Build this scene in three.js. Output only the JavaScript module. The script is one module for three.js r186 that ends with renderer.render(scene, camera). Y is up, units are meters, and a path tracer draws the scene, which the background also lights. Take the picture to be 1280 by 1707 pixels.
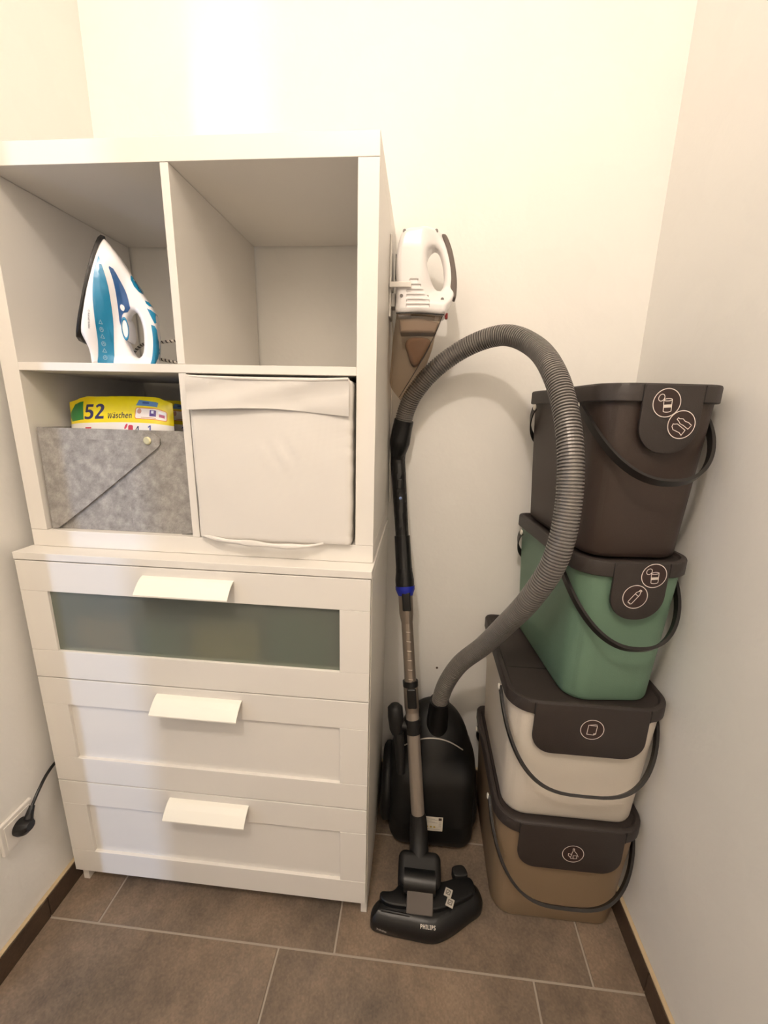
import * as THREE from 'three';
import { RoundedBoxGeometry } from 'three/addons/geometries/RoundedBoxGeometry.js';
import { mergeGeometries, toCreasedNormals, mergeVertices } from 'three/addons/utils/BufferGeometryUtils.js';
import { RectAreaLightUniformsLib } from 'three/addons/lights/RectAreaLightUniformsLib.js';

// ---------------------------------------------------------------- camera, light, exposure
const scene = new THREE.Scene();
scene.background = new THREE.Color(0x000000);
const camera = new THREE.PerspectiveCamera(2 * Math.atan(853.5 / 690.25) * 180 / Math.PI, 1280 / 1707, 0.02, 20);
camera.position.set(0.8654, 1.2638, 0.7719);
camera.rotation.set(-0.2398, 0.0827, 0.0241, 'YXZ');
const renderer = new THREE.WebGLRenderer({ antialias: true });
renderer.toneMapping = THREE.LinearToneMapping;
renderer.toneMappingExposure = 1.0;
renderer.shadowMap.enabled = true;
RectAreaLightUniformsLib.init();

const LAMP = { pos: [0.60, 2.86, 1.42], color: new THREE.Color().setRGB(1.0, 0.88, 0.775), intensity: 4.55 };
const lampLight = new THREE.PointLight(LAMP.color, LAMP.intensity, 0, 2);
lampLight.position.set(...LAMP.pos);
lampLight.castShadow = true;
lampLight.shadow.radius = 2.2;
scene.add(lampLight);
// daylight: a tall narrow window at the far end of the hallway, seen through the doorway in the side wall
const HALL = { x: -1.45, z: 4.0, y: 1.15, w: 0.2, h: 1.7 };
const dayLight = new THREE.RectAreaLight(new THREE.Color().setRGB(0.42, 0.62, 1.0), 60, HALL.w, HALL.h);
dayLight.position.set(HALL.x, HALL.y, HALL.z - 0.03);
dayLight.lookAt(HALL.x, HALL.y, 0);
scene.add(dayLight);

// ---------------------------------------------------------------- helpers
let seed = 7;
const rnd = () => { seed = (seed * 1664525 + 1013904223) >>> 0; return seed / 4294967296; };
const V = (x, y, z) => new THREE.Vector3(x, y, z);
const clamp = (x, a = 0, b = 1) => Math.min(b, Math.max(a, x));
const lerp = (a, b, t) => a + (b - a) * t;
const sstep = (a, b, x) => { const t = clamp((x - a) / (b - a)); return t * t * (3 - 2 * t); };
const hash = (x, y, s) => { let h = (x * 374761393 + y * 668265263 + s * 974634541) | 0; h = Math.imul(h ^ (h >>> 13), 1274126177); return ((h ^ (h >>> 16)) >>> 0) / 4294967296; };
function vnoise(x, y, per, s) {           // tileable value noise, period per
  const xi = Math.floor(x), yi = Math.floor(y), fx = x - xi, fy = y - yi, m = (a) => ((a % per) + per) % per;
  const u = fx * fx * (3 - 2 * fx), v = fy * fy * (3 - 2 * fy);
  return lerp(lerp(hash(m(xi), m(yi), s), hash(m(xi + 1), m(yi), s), u), lerp(hash(m(xi), m(yi + 1), s), hash(m(xi + 1), m(yi + 1), s), u), v);
}
function fbm(x, y, per, oct, s) { let a = 0, w = 0.5, t = 0; for (let i = 0; i < oct; i++) { a += w * vnoise(x, y, per, s + i); t += w; w *= 0.5; x *= 2; y *= 2; per *= 2; } return a / t; }
function dataTex(n, fn, srgb, repeat = 1) {
  const d = new Uint8Array(n * n * 4);
  for (let y = 0; y < n; y++) for (let x = 0; x < n; x++) { const c = fn(x / n, y / n), k = (y * n + x) * 4; d[k] = clamp(c[0]) * 255; d[k + 1] = clamp(c[1]) * 255; d[k + 2] = clamp(c[2]) * 255; d[k + 3] = 255; }
  const t = new THREE.DataTexture(d, n, n);
  t.wrapS = t.wrapT = THREE.RepeatWrapping; t.magFilter = THREE.LinearFilter; t.minFilter = THREE.LinearMipmapLinearFilter; t.generateMipmaps = true;
  if (srgb) t.colorSpace = THREE.SRGBColorSpace;
  t.repeat.set(repeat, repeat); t.needsUpdate = true; return t;
}
function canvasTex(w, h, draw) {
  const c = document.createElement('canvas'); c.width = w; c.height = h; draw(c.getContext('2d'), w, h);
  const t = new THREE.CanvasTexture(c); t.colorSpace = THREE.SRGBColorSpace; t.magFilter = THREE.LinearFilter; return t;
}
const std = (o) => new THREE.MeshStandardMaterial(o), phys = (o) => new THREE.MeshPhysicalMaterial(o);
const used = new Map();
function numbered(n) { const k = used.get(n) || 0; used.set(n, k + 1); return k ? n + '_' + String(k).padStart(3, '0') : n; }
function mesh(name, geo, mat, parent) {
  const m = new THREE.Mesh(geo, mat); m.name = parent ? name : numbered(name); m.castShadow = m.receiveShadow = true;
  (parent || scene).add(m); return m;
}
function thing(name, label, category, pos = [0, 0, 0], group) {
  const g = new THREE.Group(); g.name = numbered(name); g.position.set(...pos); g.userData = { label, category }; if (group) g.userData.group = group;
  scene.add(g); return g;
}
function tag(o, label, category, group) { o.userData.label = label; o.userData.category = category; if (group) o.userData.group = group; return o; }
function struct(name, geo, mat, label) { const m = geo ? mesh(name, geo, mat) : (() => { const g = new THREE.Group(); g.name = numbered(name); scene.add(g); return g; })(); m.userData.kind = 'structure'; if (label) m.userData.label = label; return m; }
// uv in metres from the dominant axis of the normal
function metric(g0) {
  const g = g0.index ? g0.toNonIndexed() : g0; const p = g.attributes.position, n = g.attributes.normal, uv = new Float32Array(p.count * 2);
  for (let i = 0; i < p.count; i++) {
    const ax = Math.abs(n.getX(i)), ay = Math.abs(n.getY(i)), az = Math.abs(n.getZ(i));
    if (ax >= ay && ax >= az) { uv[2 * i] = p.getZ(i); uv[2 * i + 1] = p.getY(i); } else if (ay >= az) { uv[2 * i] = p.getX(i); uv[2 * i + 1] = p.getZ(i); } else { uv[2 * i] = p.getX(i); uv[2 * i + 1] = p.getY(i); }
  }
  g.setAttribute('uv', new THREE.BufferAttribute(uv, 2)); return g;
}
// box from bounds, edges eased by r
function bx(x0, x1, y0, y1, z0, z1, r = 0.0008, seg = 1) {
  const w = x1 - x0, h = y1 - y0, d = z1 - z0; const g = r > 0 ? new RoundedBoxGeometry(w, h, d, seg, Math.min(r, w / 2.01, h / 2.01, d / 2.01)) : new THREE.BoxGeometry(w, h, d);
  g.translate((x0 + x1) / 2, (y0 + y1) / 2, (z0 + z1) / 2); return metric(g);
}
function rrect(w, d, r0, n = 6, rb = r0) {           // closed ring of [x, z]; rb: radius of the two back corners
  const o = []; for (let c = 0; c < 4; c++) { const r = c < 2 ? r0 : rb, cx = (c === 0 || c === 3 ? 1 : -1) * (w / 2 - r), cz = (c < 2 ? 1 : -1) * (d / 2 - r); for (let i = 0; i <= n; i++) { const a = (c + i / n) * Math.PI / 2; o.push([cx + r * Math.cos(a), cz + r * Math.sin(a)]); } }
  return o;
}
function loft(rings, capA, capB, crease = 0.6) {   // rings of [x,y,z], equal length, closed
  const n = rings[0].length, pos = [], idx = [];
  for (const r of rings) for (const p of r) pos.push(...p);
  for (let j = 0; j < rings.length - 1; j++) for (let i = 0; i < n; i++) { const a = j * n + i, b = j * n + (i + 1) % n, c = a + n, d = b + n; idx.push(a, c, b, b, c, d); }
  const cap = (j, flip) => { const r = rings[j], k = pos.length / 3; let c = [0, 0, 0]; for (const p of r) for (let q = 0; q < 3; q++) c[q] += p[q] / n; pos.push(...c); for (let i = 0; i < n; i++) { const a = j * n + i, b = j * n + (i + 1) % n; flip ? idx.push(k, b, a) : idx.push(k, a, b); } };
  if (capA) cap(0, false); if (capB) cap(rings.length - 1, true);
  let g = new THREE.BufferGeometry(); g.setAttribute('position', new THREE.Float32BufferAttribute(pos, 3)); g.setIndex(idx); g.computeVertexNormals();
  g = toCreasedNormals(g, crease); return metric(g);
}
function frames(pts) {
  const T = pts.map((p, i) => pts[Math.min(i + 1, pts.length - 1)].clone().sub(pts[Math.max(i - 1, 0)]).normalize());
  let N = Math.abs(T[0].y) < 0.9 ? V(0, 1, 0) : V(1, 0, 0); const Ns = [];
  for (const t of T) { N = N.clone().addScaledVector(t, -N.dot(t)).normalize(); Ns.push(N); }
  return { T, Ns };
}
function sweep(pts, rad, radial = 16, capped = true, crease = 0.7) {
  const { T, Ns } = frames(pts); const rings = pts.map((p, i) => { const B = T[i].clone().cross(Ns[i]), r = typeof rad === 'function' ? rad(i, i / (pts.length - 1)) : rad, o = []; for (let k = 0; k < radial; k++) { const a = -k / radial * Math.PI * 2; o.push(p.clone().addScaledVector(Ns[i], r * Math.cos(a)).addScaledVector(B, r * Math.sin(a)).toArray()); } return o; });
  return loft(rings, capped, capped, crease);
}
const cyl = (a, b, r0, r1 = r0, radial = 20) => sweep([V(...a), V(...b)], (i) => i ? r1 : r0, radial);
function strap(pts, wdir, w, t) {          // flat band along pts
  const n = pts.length, T = pts.map((p, i) => pts[Math.min(i + 1, n - 1)].clone().sub(pts[Math.max(i - 1, 0)]).normalize());
  return loft(pts.map((p, i) => { const W = (typeof wdir === 'function' ? wdir(i / (n - 1)) : wdir).clone(); W.addScaledVector(T[i], -W.dot(T[i])).normalize(); const H = T[i].clone().cross(W); return [[-1, -1], [-1, 1], [1, 1], [1, -1]].map(([a, b]) => p.clone().addScaledVector(W, a * w / 2).addScaledVector(H, b * t / 2).toArray()); }), true, true, 0.7);
}
const curve = (pts, n) => new THREE.CatmullRomCurve3(pts.map((p) => V(...p)), false, 'centripetal').getSpacedPoints(n);
function poly(pts) { const s = new THREE.Shape(); pts.forEach((p, i) => i ? s.lineTo(p[0], p[1]) : s.moveTo(p[0], p[1])); return s; }
function smooth2(pts, n, closed = true) { return new THREE.CatmullRomCurve3(pts.map((p) => V(p[0], p[1], 0)), closed, 'centripetal').getSpacedPoints(n).slice(0, closed ? n : n + 1).map((p) => [p.x, p.y]); }
function extr(pts, depth, bevel = 0, holes = []) {
  const s = poly(pts); for (const h of holes) s.holes.push(poly(h));
  return new THREE.ExtrudeGeometry(s, { depth, bevelEnabled: bevel > 0, bevelThickness: bevel, bevelSize: bevel, bevelOffset: -bevel, bevelSegments: 3, curveSegments: 8 });
}
// signed distance to a polygon
function sdPoly(P) {
  return (x, y) => { let d = 1e9, s = 1; for (let i = 0, j = P.length - 1; i < P.length; j = i++) { const ex = P[j][0] - P[i][0], ey = P[j][1] - P[i][1], wx = x - P[i][0], wy = y - P[i][1], t = clamp((wx * ex + wy * ey) / (ex * ex + ey * ey)), bx_ = wx - ex * t, by = wy - ey * t; d = Math.min(d, bx_ * bx_ + by * by); const c1 = y >= P[i][1], c2 = y < P[j][1], c3 = ex * wy > ey * wx; if ((c1 && c2 && c3) || (!c1 && !c2 && !c3)) s = -s; } return s * Math.sqrt(d); };
}
const smax = (a, b, k) => { const h = clamp(0.5 + 0.5 * (a - b) / k); return lerp(b, a, h) + k * h * (1 - h); };
const smin = (a, b, k) => -smax(-a, -b, k);
const sdBox = (x, y, z, a, b, c, r) => { const qx = Math.abs(x) - a + r, qy = Math.abs(y) - b + r, qz = Math.abs(z) - c + r; return Math.hypot(Math.max(qx, 0), Math.max(qy, 0), Math.max(qz, 0)) + Math.min(Math.max(qx, qy, qz), 0) - r; };
// naive surface nets
function nets(f, mn, mx, h) {
  const n = [0, 1, 2].map((k) => Math.ceil((mx[k] - mn[k]) / h) + 1), F = new Float32Array(n[0] * n[1] * n[2]), id = (i, j, k) => (k * n[1] + j) * n[0] + i;
  for (let k = 0; k < n[2]; k++) for (let j = 0; j < n[1]; j++) for (let i = 0; i < n[0]; i++) F[id(i, j, k)] = f(mn[0] + i * h, mn[1] + j * h, mn[2] + k * h);
  const vid = new Int32Array(F.length).fill(-1), pos = [], idx = [];
  const E = [[0, 1], [2, 3], [4, 5], [6, 7], [0, 2], [1, 3], [4, 6], [5, 7], [0, 4], [1, 5], [2, 6], [3, 7]];
  for (let k = 0; k < n[2] - 1; k++) for (let j = 0; j < n[1] - 1; j++) for (let i = 0; i < n[0] - 1; i++) {
    const c = []; let neg = 0; for (let q = 0; q < 8; q++) { const v = F[id(i + (q & 1), j + ((q >> 1) & 1), k + (q >> 2))]; c.push(v); if (v < 0) neg++; }
    if (!neg || neg === 8) continue; let m = 0, s = [0, 0, 0];
    for (const [a, b] of E) if ((c[a] < 0) !== (c[b] < 0)) { const t = c[a] / (c[a] - c[b]); for (let q = 0; q < 3; q++) { const A = (a >> q) & 1, B = (b >> q) & 1; s[q] += A + (B - A) * t; } m++; }
    vid[id(i, j, k)] = pos.length / 3; pos.push(mn[0] + (i + s[0] / m) * h, mn[1] + (j + s[1] / m) * h, mn[2] + (k + s[2] / m) * h);
  }
  for (let k = 1; k < n[2] - 1; k++) for (let j = 1; j < n[1] - 1; j++) for (let i = 1; i < n[0] - 1; i++) {
    const a = F[id(i, j, k)] < 0; const quad = (b, w, x, y, z) => { if (a === b) return; if ([w, x, y, z].some((q) => q < 0)) return; a ? idx.push(w, x, y, w, y, z) : idx.push(w, y, x, w, z, y); };
    quad(F[id(i + 1, j, k)] < 0, vid[id(i, j - 1, k - 1)], vid[id(i, j, k - 1)], vid[id(i, j, k)], vid[id(i, j - 1, k)]);
    quad(F[id(i, j + 1, k)] < 0, vid[id(i - 1, j, k - 1)], vid[id(i - 1, j, k)], vid[id(i, j, k)], vid[id(i, j, k - 1)]);
    quad(F[id(i, j, k + 1)] < 0, vid[id(i - 1, j - 1, k)], vid[id(i, j - 1, k)], vid[id(i, j, k)], vid[id(i - 1, j, k)]);
  }
  const g = new THREE.BufferGeometry(); g.setAttribute('position', new THREE.Float32BufferAttribute(pos, 3)); g.setIndex(idx);
  const N = new Float32Array(pos.length), uv = new Float32Array(pos.length / 3 * 2), e = h * 0.5;
  for (let q = 0; q < pos.length; q += 3) { const [x, y, z] = [pos[q], pos[q + 1], pos[q + 2]]; const v = V(f(x + e, y, z) - f(x - e, y, z), f(x, y + e, z) - f(x, y - e, z), f(x, y, z + e) - f(x, y, z - e)).normalize(); N[q] = v.x; N[q + 1] = v.y; N[q + 2] = v.z; uv[q / 3 * 2] = x; uv[q / 3 * 2 + 1] = y; }
  g.setAttribute('normal', new THREE.BufferAttribute(N, 3)); g.setAttribute('uv', new THREE.BufferAttribute(uv, 2)); return g;
}
// a thin panel that follows a surface: polygon in (u,v), fn(u,v,lift) -> Vector3; rim goes down by depth
function drape(P, fn, lift, depth, levels = 3, uvBox) {
  let tris = THREE.ShapeUtils.triangulateShape(P.map((p) => new THREE.Vector2(...p)), []).map((t) => t.map((i) => P[i]));
  const mid = (a, b) => [(a[0] + b[0]) / 2, (a[1] + b[1]) / 2];
  for (let l = 0; l < levels; l++) tris = tris.flatMap(([a, b, c]) => { const x = mid(a, b), y = mid(b, c), z = mid(c, a); return [[a, x, z], [x, b, y], [z, y, c], [x, y, z]]; });
  let x0 = 1e9, x1 = -1e9, y0 = 1e9, y1 = -1e9; for (const p of P) { x0 = Math.min(x0, p[0]); x1 = Math.max(x1, p[0]); y0 = Math.min(y0, p[1]); y1 = Math.max(y1, p[1]); }
  if (uvBox) [x0, x1, y0, y1] = uvBox;
  const pos = [], uv = []; const put = (p, l) => { pos.push(...fn(p[0], p[1], l).toArray()); uv.push((p[0] - x0) / (x1 - x0), (p[1] - y0) / (y1 - y0)); };
  for (const t of tris) for (const p of t) put(p, lift);
  if (depth) for (let i = 0; i < P.length; i++) { const a = P[i], b = P[(i + 1) % P.length], n = 1 << levels; for (let k = 0; k < n; k++) { const p = [lerp(a[0], b[0], k / n), lerp(a[1], b[1], k / n)], q = [lerp(a[0], b[0], (k + 1) / n), lerp(a[1], b[1], (k + 1) / n)]; put(p, lift); put(p, lift - depth); put(q, lift - depth); put(p, lift); put(q, lift - depth); put(q, lift); } }
  let g = new THREE.BufferGeometry(); g.setAttribute('position', new THREE.Float32BufferAttribute(pos, 3)); g.setAttribute('uv', new THREE.Float32BufferAttribute(uv, 2)); g = mergeVertices(g, 1e-6); g.computeVertexNormals(); return toCreasedNormals(g, 0.7);
}
const circle = (cx, cy, r, n = 24) => Array.from({ length: n }, (_, i) => [cx + r * Math.cos(i / n * 2 * Math.PI), cy + r * Math.sin(i / n * 2 * Math.PI)]);

// ---------------------------------------------------------------- materials
const wallBump = dataTex(512, (x, y) => { const v = 0.6 * fbm(x * 64, y * 64, 64, 3, 3) + 0.4 * fbm(x * 9, y * 9, 9, 3, 21); return [v, v, v]; }, false, 1.6);
const wallTone = dataTex(256, (x, y) => { const v = 0.985 + 0.03 * (fbm(x * 5, y * 5, 5, 4, 33) - 0.5); return [v, v, v]; }, true, 0.8);
const M = {
  wall: std({ color: 0xf3f0ea, map: wallTone, roughness: 0.85, bumpMap: wallBump, bumpScale: 0.0006 }),
  ceiling: std({ color: 0xf2eee6, roughness: 0.9 }),
  white: std({ color: 0xe7e2da, roughness: 0.38 }),
  whiteIn: std({ color: 0xe8e3da, roughness: 0.5 }),
  handle: std({ color: 0xf6f2e6, roughness: 0.4 }),
  grout: std({ color: 0xa3988a, roughness: 0.95 }),
  caulk: std({ color: 0xc2ad8c, roughness: 0.8 }),
  canister: std({ color: 0x060606, roughness: 0.5 }),
  black: std({ color: 0x070708, roughness: 0.4 }),
  blackMatte: std({ color: 0x080707, roughness: 0.6 }),
  blue: phys({ color: 0x1583ae, roughness: 0.22, clearcoat: 0.5 }),
  blueDark: phys({ color: 0x0d4f8a, roughness: 0.25, clearcoat: 0.5 }),
  ironWhite: phys({ color: 0xf0ecea, roughness: 0.3, clearcoat: 0.3 }),
  rivet: std({ color: 0xe4ddd0, roughness: 0.35, metalness: 0.2 }),
};
const stone = dataTex(1024, (x, y) => {
  const a = fbm(x * 4, y * 4, 4, 5, 51), b = fbm(x * 24, y * 24, 24, 4, 61), d = fbm(x * 200, y * 200, 200, 2, 71); const streak = fbm((x + y) * 6, (x - y) * 3 + 30, 6, 4, 81);
  const v = 0.44 + 0.13 * (a - 0.5) + 0.09 * (b - 0.5) + 0.10 * (streak - 0.5) + 0.09 * (d - 0.5); const warm = 0.025 * (a - 0.4);
  return [v * 1.11 + warm, v * 0.965, v * 0.82 - warm];
}, true, 1.3);
const stoneBump = dataTex(512, (x, y) => { const v = 0.5 * fbm(x * 90, y * 90, 90, 3, 91) + 0.5 * fbm(x * 12, y * 12, 12, 4, 92); return [v, v, v]; }, false, 2);
M.tile = std({ map: stone, bumpMap: stoneBump, bumpScale: 0.0009, roughness: 0.55 });
M.skirting = std({ map: stone, color: 0xa2968c, roughness: 0.55 });

// ---------------------------------------------------------------- the room
const XL = -0.0247, XR = 1.4347, ZB = -0.445, ZF = 2.3, H = 3.02, TW = 0.12;
const DZ0 = 0.262, DZ1 = 0.963, DH = 2.03;     // doorway in the side wall
const HX = -2.6, HZ = 4.15;                    // hallway
{
  const floor = struct('floor', bx(HX - TW, XR + TW, -0.12, -0.0012, ZB - TW, HZ + TW, 0), M.grout, 'light grout bed between grey stone tiles');
  // stone tiles 60 x 30 cm with open joints; the room only
  const gap = 0.0022, rows = []; for (let z = 0.0723; z > ZB - 0.3; z -= 0.3) rows.unshift(z); for (let z = 0.3723; z < ZF + 0.3; z += 0.3) rows.push(z);
  rows.forEach((z1, r) => {
    const z0 = z1 - 0.3, k = Math.round((z1 - 0.0723) / 0.3), off = (((k % 2) + 2) % 2) ? -0.022 : 0.1129;
    for (let x = off - 1.2; x < XR; x += 0.6) {
      const a = Math.max(x + gap, XL), b = Math.min(x + 0.6 - gap, XR), c = Math.max(z0 + gap, ZB), d = Math.min(z1 - gap, ZF); if (b - a < 0.01 || d - c < 0.01) continue;
      const g = bx(a, b, -0.012, 0, c, d, 0.0012); const uv = g.attributes.uv, du = rnd(), dv = rnd(); for (let i = 0; i < uv.count; i++) uv.setXY(i, uv.getX(i) + du, uv.getY(i) + dv);
      mesh('tile', g, M.tile, floor);
    }
  });
  const wb = struct('wall_back', bx(XL - TW, XR + TW, 0, H, ZB - TW, ZB, 0), M.wall);
  mesh('screw_hole', new THREE.CircleGeometry(0.004, 14).translate(0.952, 0.445, ZB + 0.0006), std({ color: 0x6b5a4c, roughness: 0.9 }), wb);
  struct('wall_right', bx(XR, XR + TW, 0, H, ZB - TW, ZF + TW, 0), M.wall);
  struct('wall_front', bx(XL - TW, XR + TW, 0, H, ZF, ZF + TW, 0), M.wall);
  struct('wall_left', mergeGeometries([bx(XL - TW, XL, 0, H, ZB - TW, DZ0, 0), bx(XL - TW, XL, 0, H, DZ1, HZ, 0), bx(XL - TW, XL, DH, H, DZ0, DZ1, 0)]), M.wall);
  struct('ceiling', bx(HX - TW, XR + TW, H, H + TW, ZB - TW, HZ + TW, 0), M.ceiling);
  struct('wall_hall_left', bx(HX - TW, HX, 0, H, ZB - TW, HZ + TW, 0), M.wall);
  struct('wall_hall_back', bx(HX, XL - TW, 0, H, ZB - TW, ZB, 0), M.wall);
  struct('wall_hall_front', mergeGeometries([bx(HX, HALL.x - HALL.w / 2, 0, H, HZ - 0.1, HZ, 0), bx(HALL.x + HALL.w / 2, XL, 0, H, HZ - 0.1, HZ, 0), bx(HALL.x - HALL.w / 2, HALL.x + HALL.w / 2, HALL.y + HALL.h / 2, H, HZ - 0.1, HZ, 0), bx(HALL.x - HALL.w / 2, HALL.x + HALL.w / 2, 0, HALL.y - HALL.h / 2, HZ - 0.1, HZ, 0)]), M.wall);
  struct('window_1', bx(HALL.x - HALL.w / 2, HALL.x + HALL.w / 2, HALL.y - HALL.h / 2, HALL.y + HALL.h / 2, HALL.z + 0.02, HALL.z + 0.03, 0), std({ color: 0x8890a0, emissive: 0xa8c4ff, emissiveIntensity: 1.5 }));
  const dr = struct('door_1', bx(0.18, 1.08, 0.002, 2.05, ZF - 0.035, ZF - 0.001, 0.002), std({ color: 0xd8d0c4, roughness: 0.5 }));
  mesh('door_handle', cyl([0.26, 1.02, ZF - 0.075], [0.37, 1.02, ZF - 0.075], 0.009), std({ color: 0x9a948c, roughness: 0.3, metalness: 0.9 }), dr); mesh('door_handle', cyl([0.26, 1.02, ZF - 0.08], [0.26, 1.02, ZF - 0.03], 0.009), std({ color: 0x9a948c, roughness: 0.3, metalness: 0.9 }), dr);
  const fr = struct('trim_1', mergeGeometries([bx(XL - TW - 0.01, XL + 0.002, 0, DH, DZ0 - 0.0, DZ0 + 0.006, 0.001), bx(XL - TW - 0.01, XL + 0.002, 0, DH, DZ1 - 0.006, DZ1, 0.001), bx(XL - TW - 0.01, XL + 0.002, DH - 0.006, DH, DZ0, DZ1, 0.001)]), M.white);
  // stone skirting, piece by piece, with a pale bead along the top
  const hb = 0.061, tb = 0.012;
  const side = (name, x0, x1, cuts) => { const g = struct(name); for (let i = 0; i + 1 < cuts.length; i++) mesh('skirting_tile', bx(x0, x1, 0.0004, hb, cuts[i] + 0.0012, cuts[i + 1] - 0.0012, 0.0012), M.skirting, g); return g; };
  const bl = side('baseboard_left', XL, XL + tb, [ZB, 0.07, DZ0]), br = side('baseboard_right', XR - tb, XR, [ZB, 0.068, 0.668, 1.268, ZF]);
  mesh('bead', bx(XL, XL + tb - 0.002, hb, hb + 0.004, ZB, DZ0, 0.0015), M.caulk, bl); mesh('bead', bx(XR - tb + 0.002, XR, hb, hb + 0.004, ZB, ZF, 0.0015), M.caulk, br);
  const bb = struct('baseboard_back'); for (const [a, b] of [[XL + tb, 0.36], [0.36, 0.96], [0.96, XR - tb]]) mesh('skirting_tile', bx(a + 0.0012, b - 0.0012, 0.0004, hb, ZB, ZB + tb, 0.0012), M.skirting, bb);
  mesh('bead', bx(XL + tb, XR - tb, hb, hb + 0.004, ZB, ZB + tb - 0.002, 0.0015), M.caulk, bb);
}
{ // ceiling lamp, above the picture
  const t = thing('ceiling_lamp', 'round frosted globe lamp hanging below the ceiling', 'lamp', LAMP.pos);
  mesh('globe', new THREE.SphereGeometry(0.046, 32, 20), std({ color: 0xffffff, emissive: LAMP.color, emissiveIntensity: 6 }), t);
  mesh('stem', cyl([0, 0.045, 0], [0, H - LAMP.pos[1] - 0.012, 0], 0.008), M.white, t);
  mesh('rose', cyl([0, H - LAMP.pos[1] - 0.025, 0], [0, H - LAMP.pos[1] - 0.0005, 0], 0.05, 0.055, 32), M.white, t);
}

// ---------------------------------------------------------------- chest of drawers
{
  const t = thing('drawer_chest', 'white three-drawer chest with frosted glass in the top drawer', 'chest of drawers');
  mesh('top_panel', bx(0, 0.78, 0.934, 0.95, -0.41, 0.0, 0.001), M.white, t);
  mesh('side_panel', bx(0, 0.016, 0, 0.9335, -0.41, -0.0195, 0.001), M.white, t);
  mesh('side_panel', bx(0.764, 0.78, 0, 0.9335, -0.41, -0.0195, 0.001), M.white, t);
  mesh('back_panel', bx(0.0165, 0.7635, 0.05, 0.933, -0.409, -0.404, 0), M.whiteIn, t);
  mesh('bottom_rail', bx(0.0165, 0.7635, 0.062, 0.078, -0.40, -0.03, 0.001), M.white, t);
  mesh('foot', loft([[0.05, 0.064], [0.068, 0.061]].map(([x, y]) => rrect(0.032, 0.03, 0.002, 1).map(([a, b]) => [0.05 + a * (y > 0.062 ? 1 : 1), y, -0.06 + b])).concat([rrect(0.02, 0.02, 0.002, 1).map(([a, b]) => [0.05 + a, 0.0, -0.06 + b])]), true, true, 0.4), M.white, t);
  // handle: a curved tab
  const prof = []; for (let i = 0; i <= 10; i++) { const s = i / 10; prof.push([0.0 + 0.036 * s, 0.012 - 0.028 * Math.pow(s, 1.7)]); }
  const prof2 = prof.concat(prof.slice().reverse().map(([z, y], i) => [Math.max(0, z - (i === 0 ? 0.0 : 0.0005)), y - 0.0028]));
  const hg = (() => { const g = extr(prof2, 0.2, 0); g.rotateY(-Math.PI / 2); g.translate(0.1, 0, 0); return metric(toCreasedNormals(g, 0.5)); })();
  const glassMat = phys({ color: 0xdfe3da, roughness: 0.5, transmission: 0.9, thickness: 0, ior: 1.45 });
  const drawer = (y0, y1, glass) => {
    const d = new THREE.Group(); d.name = 'drawer'; t.add(d); if (glass) d.userData.label = 'drawer with a frosted glass front';
    const X0 = 0.002, X1 = 0.778, R = 0.07, S = 0.064, zf = 0.0, zb = -0.018, e = 0.0004;
    mesh('top_rail', bx(X0, X1, y1 - R + e, y1, zb, zf, 0.0009), M.white, d);
    mesh('bottom_rail', bx(X0, X1, y0, y0 + R - e, zb, zf, 0.0009), M.white, d);
    mesh('stile', bx(X0, X0 + S, y0 + R, y1 - R, zb, zf, 0.0009), M.white, d);
    mesh('stile', bx(X1 - S, X1, y0 + R, y1 - R, zb, zf, 0.0009), M.white, d);
    if (glass) mesh('glass_pane', bx(X0 + S, X1 - S, y0 + R, y1 - R, -0.009, -0.006, 0), glassMat, d);
    else mesh('panel', bx(X0 + S - 0.004, X1 - S + 0.004, y0 + R - 0.004, y1 - R + 0.004, -0.014, -0.0075, 0), M.white, d);
    const h = mesh('handle', hg, M.handle, d); h.position.set(0.392, y1 - 0.0305, 0.0002);
    mesh('box_floor', bx(0.03, 0.75, y0 + 0.028, y0 + 0.034, -0.385, zb - 0.001, 0), M.whiteIn, d);
    mesh('box_back', bx(0.03, 0.75, y0 + 0.034, y1 - 0.08, -0.392, -0.385, 0), M.whiteIn, d);
    mesh('box_side', bx(0.022, 0.03, y0 + 0.028, y1 - 0.08, -0.392, zb - 0.001, 0), M.whiteIn, d);
    mesh('box_side', bx(0.75, 0.758, y0 + 0.028, y1 - 0.08, -0.392, zb - 0.001, 0), M.whiteIn, d);
  };
  drawer(0.6464, 0.9318, true); drawer(0.3531, 0.6436, false); drawer(0.0589, 0.3501, false);
  // what shows as blurred patches behind the glass
  const soft = (x0, x1, y1, z0, z1, r) => { const g = new RoundedBoxGeometry(x1 - x0, y1 - 0.682, z1 - z0, 3, r); g.translate((x0 + x1) / 2, (y1 + 0.682) / 2, (z0 + z1) / 2); return g; };
  const fold = (name, label, cat, geo, mat) => tag(mesh(name, geo, mat), label, cat, 'things inside the glass drawer');
  fold('cardboard_box', 'blurred tan box behind the frosted glass, nearest the wall socket', 'box', soft(0.10, 0.235, 0.79, -0.2, -0.0205, 0.006), std({ color: 0xa88468, roughness: 0.9 }));
  const stripes = canvasTex(128, 128, (c) => { c.fillStyle = '#566a6e'; c.fillRect(0, 0, 128, 128); c.fillStyle = '#7f9090'; for (let i = 0; i < 8; i++) c.fillRect(0, i * 16, 128, 6); });
  fold('folded_cloth', 'blurred blue-grey striped cloth behind the frosted glass', 'cloth', soft(0.245, 0.35, 0.785, -0.2, -0.0205, 0.02), std({ map: stripes, roughness: 1 }));
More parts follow.
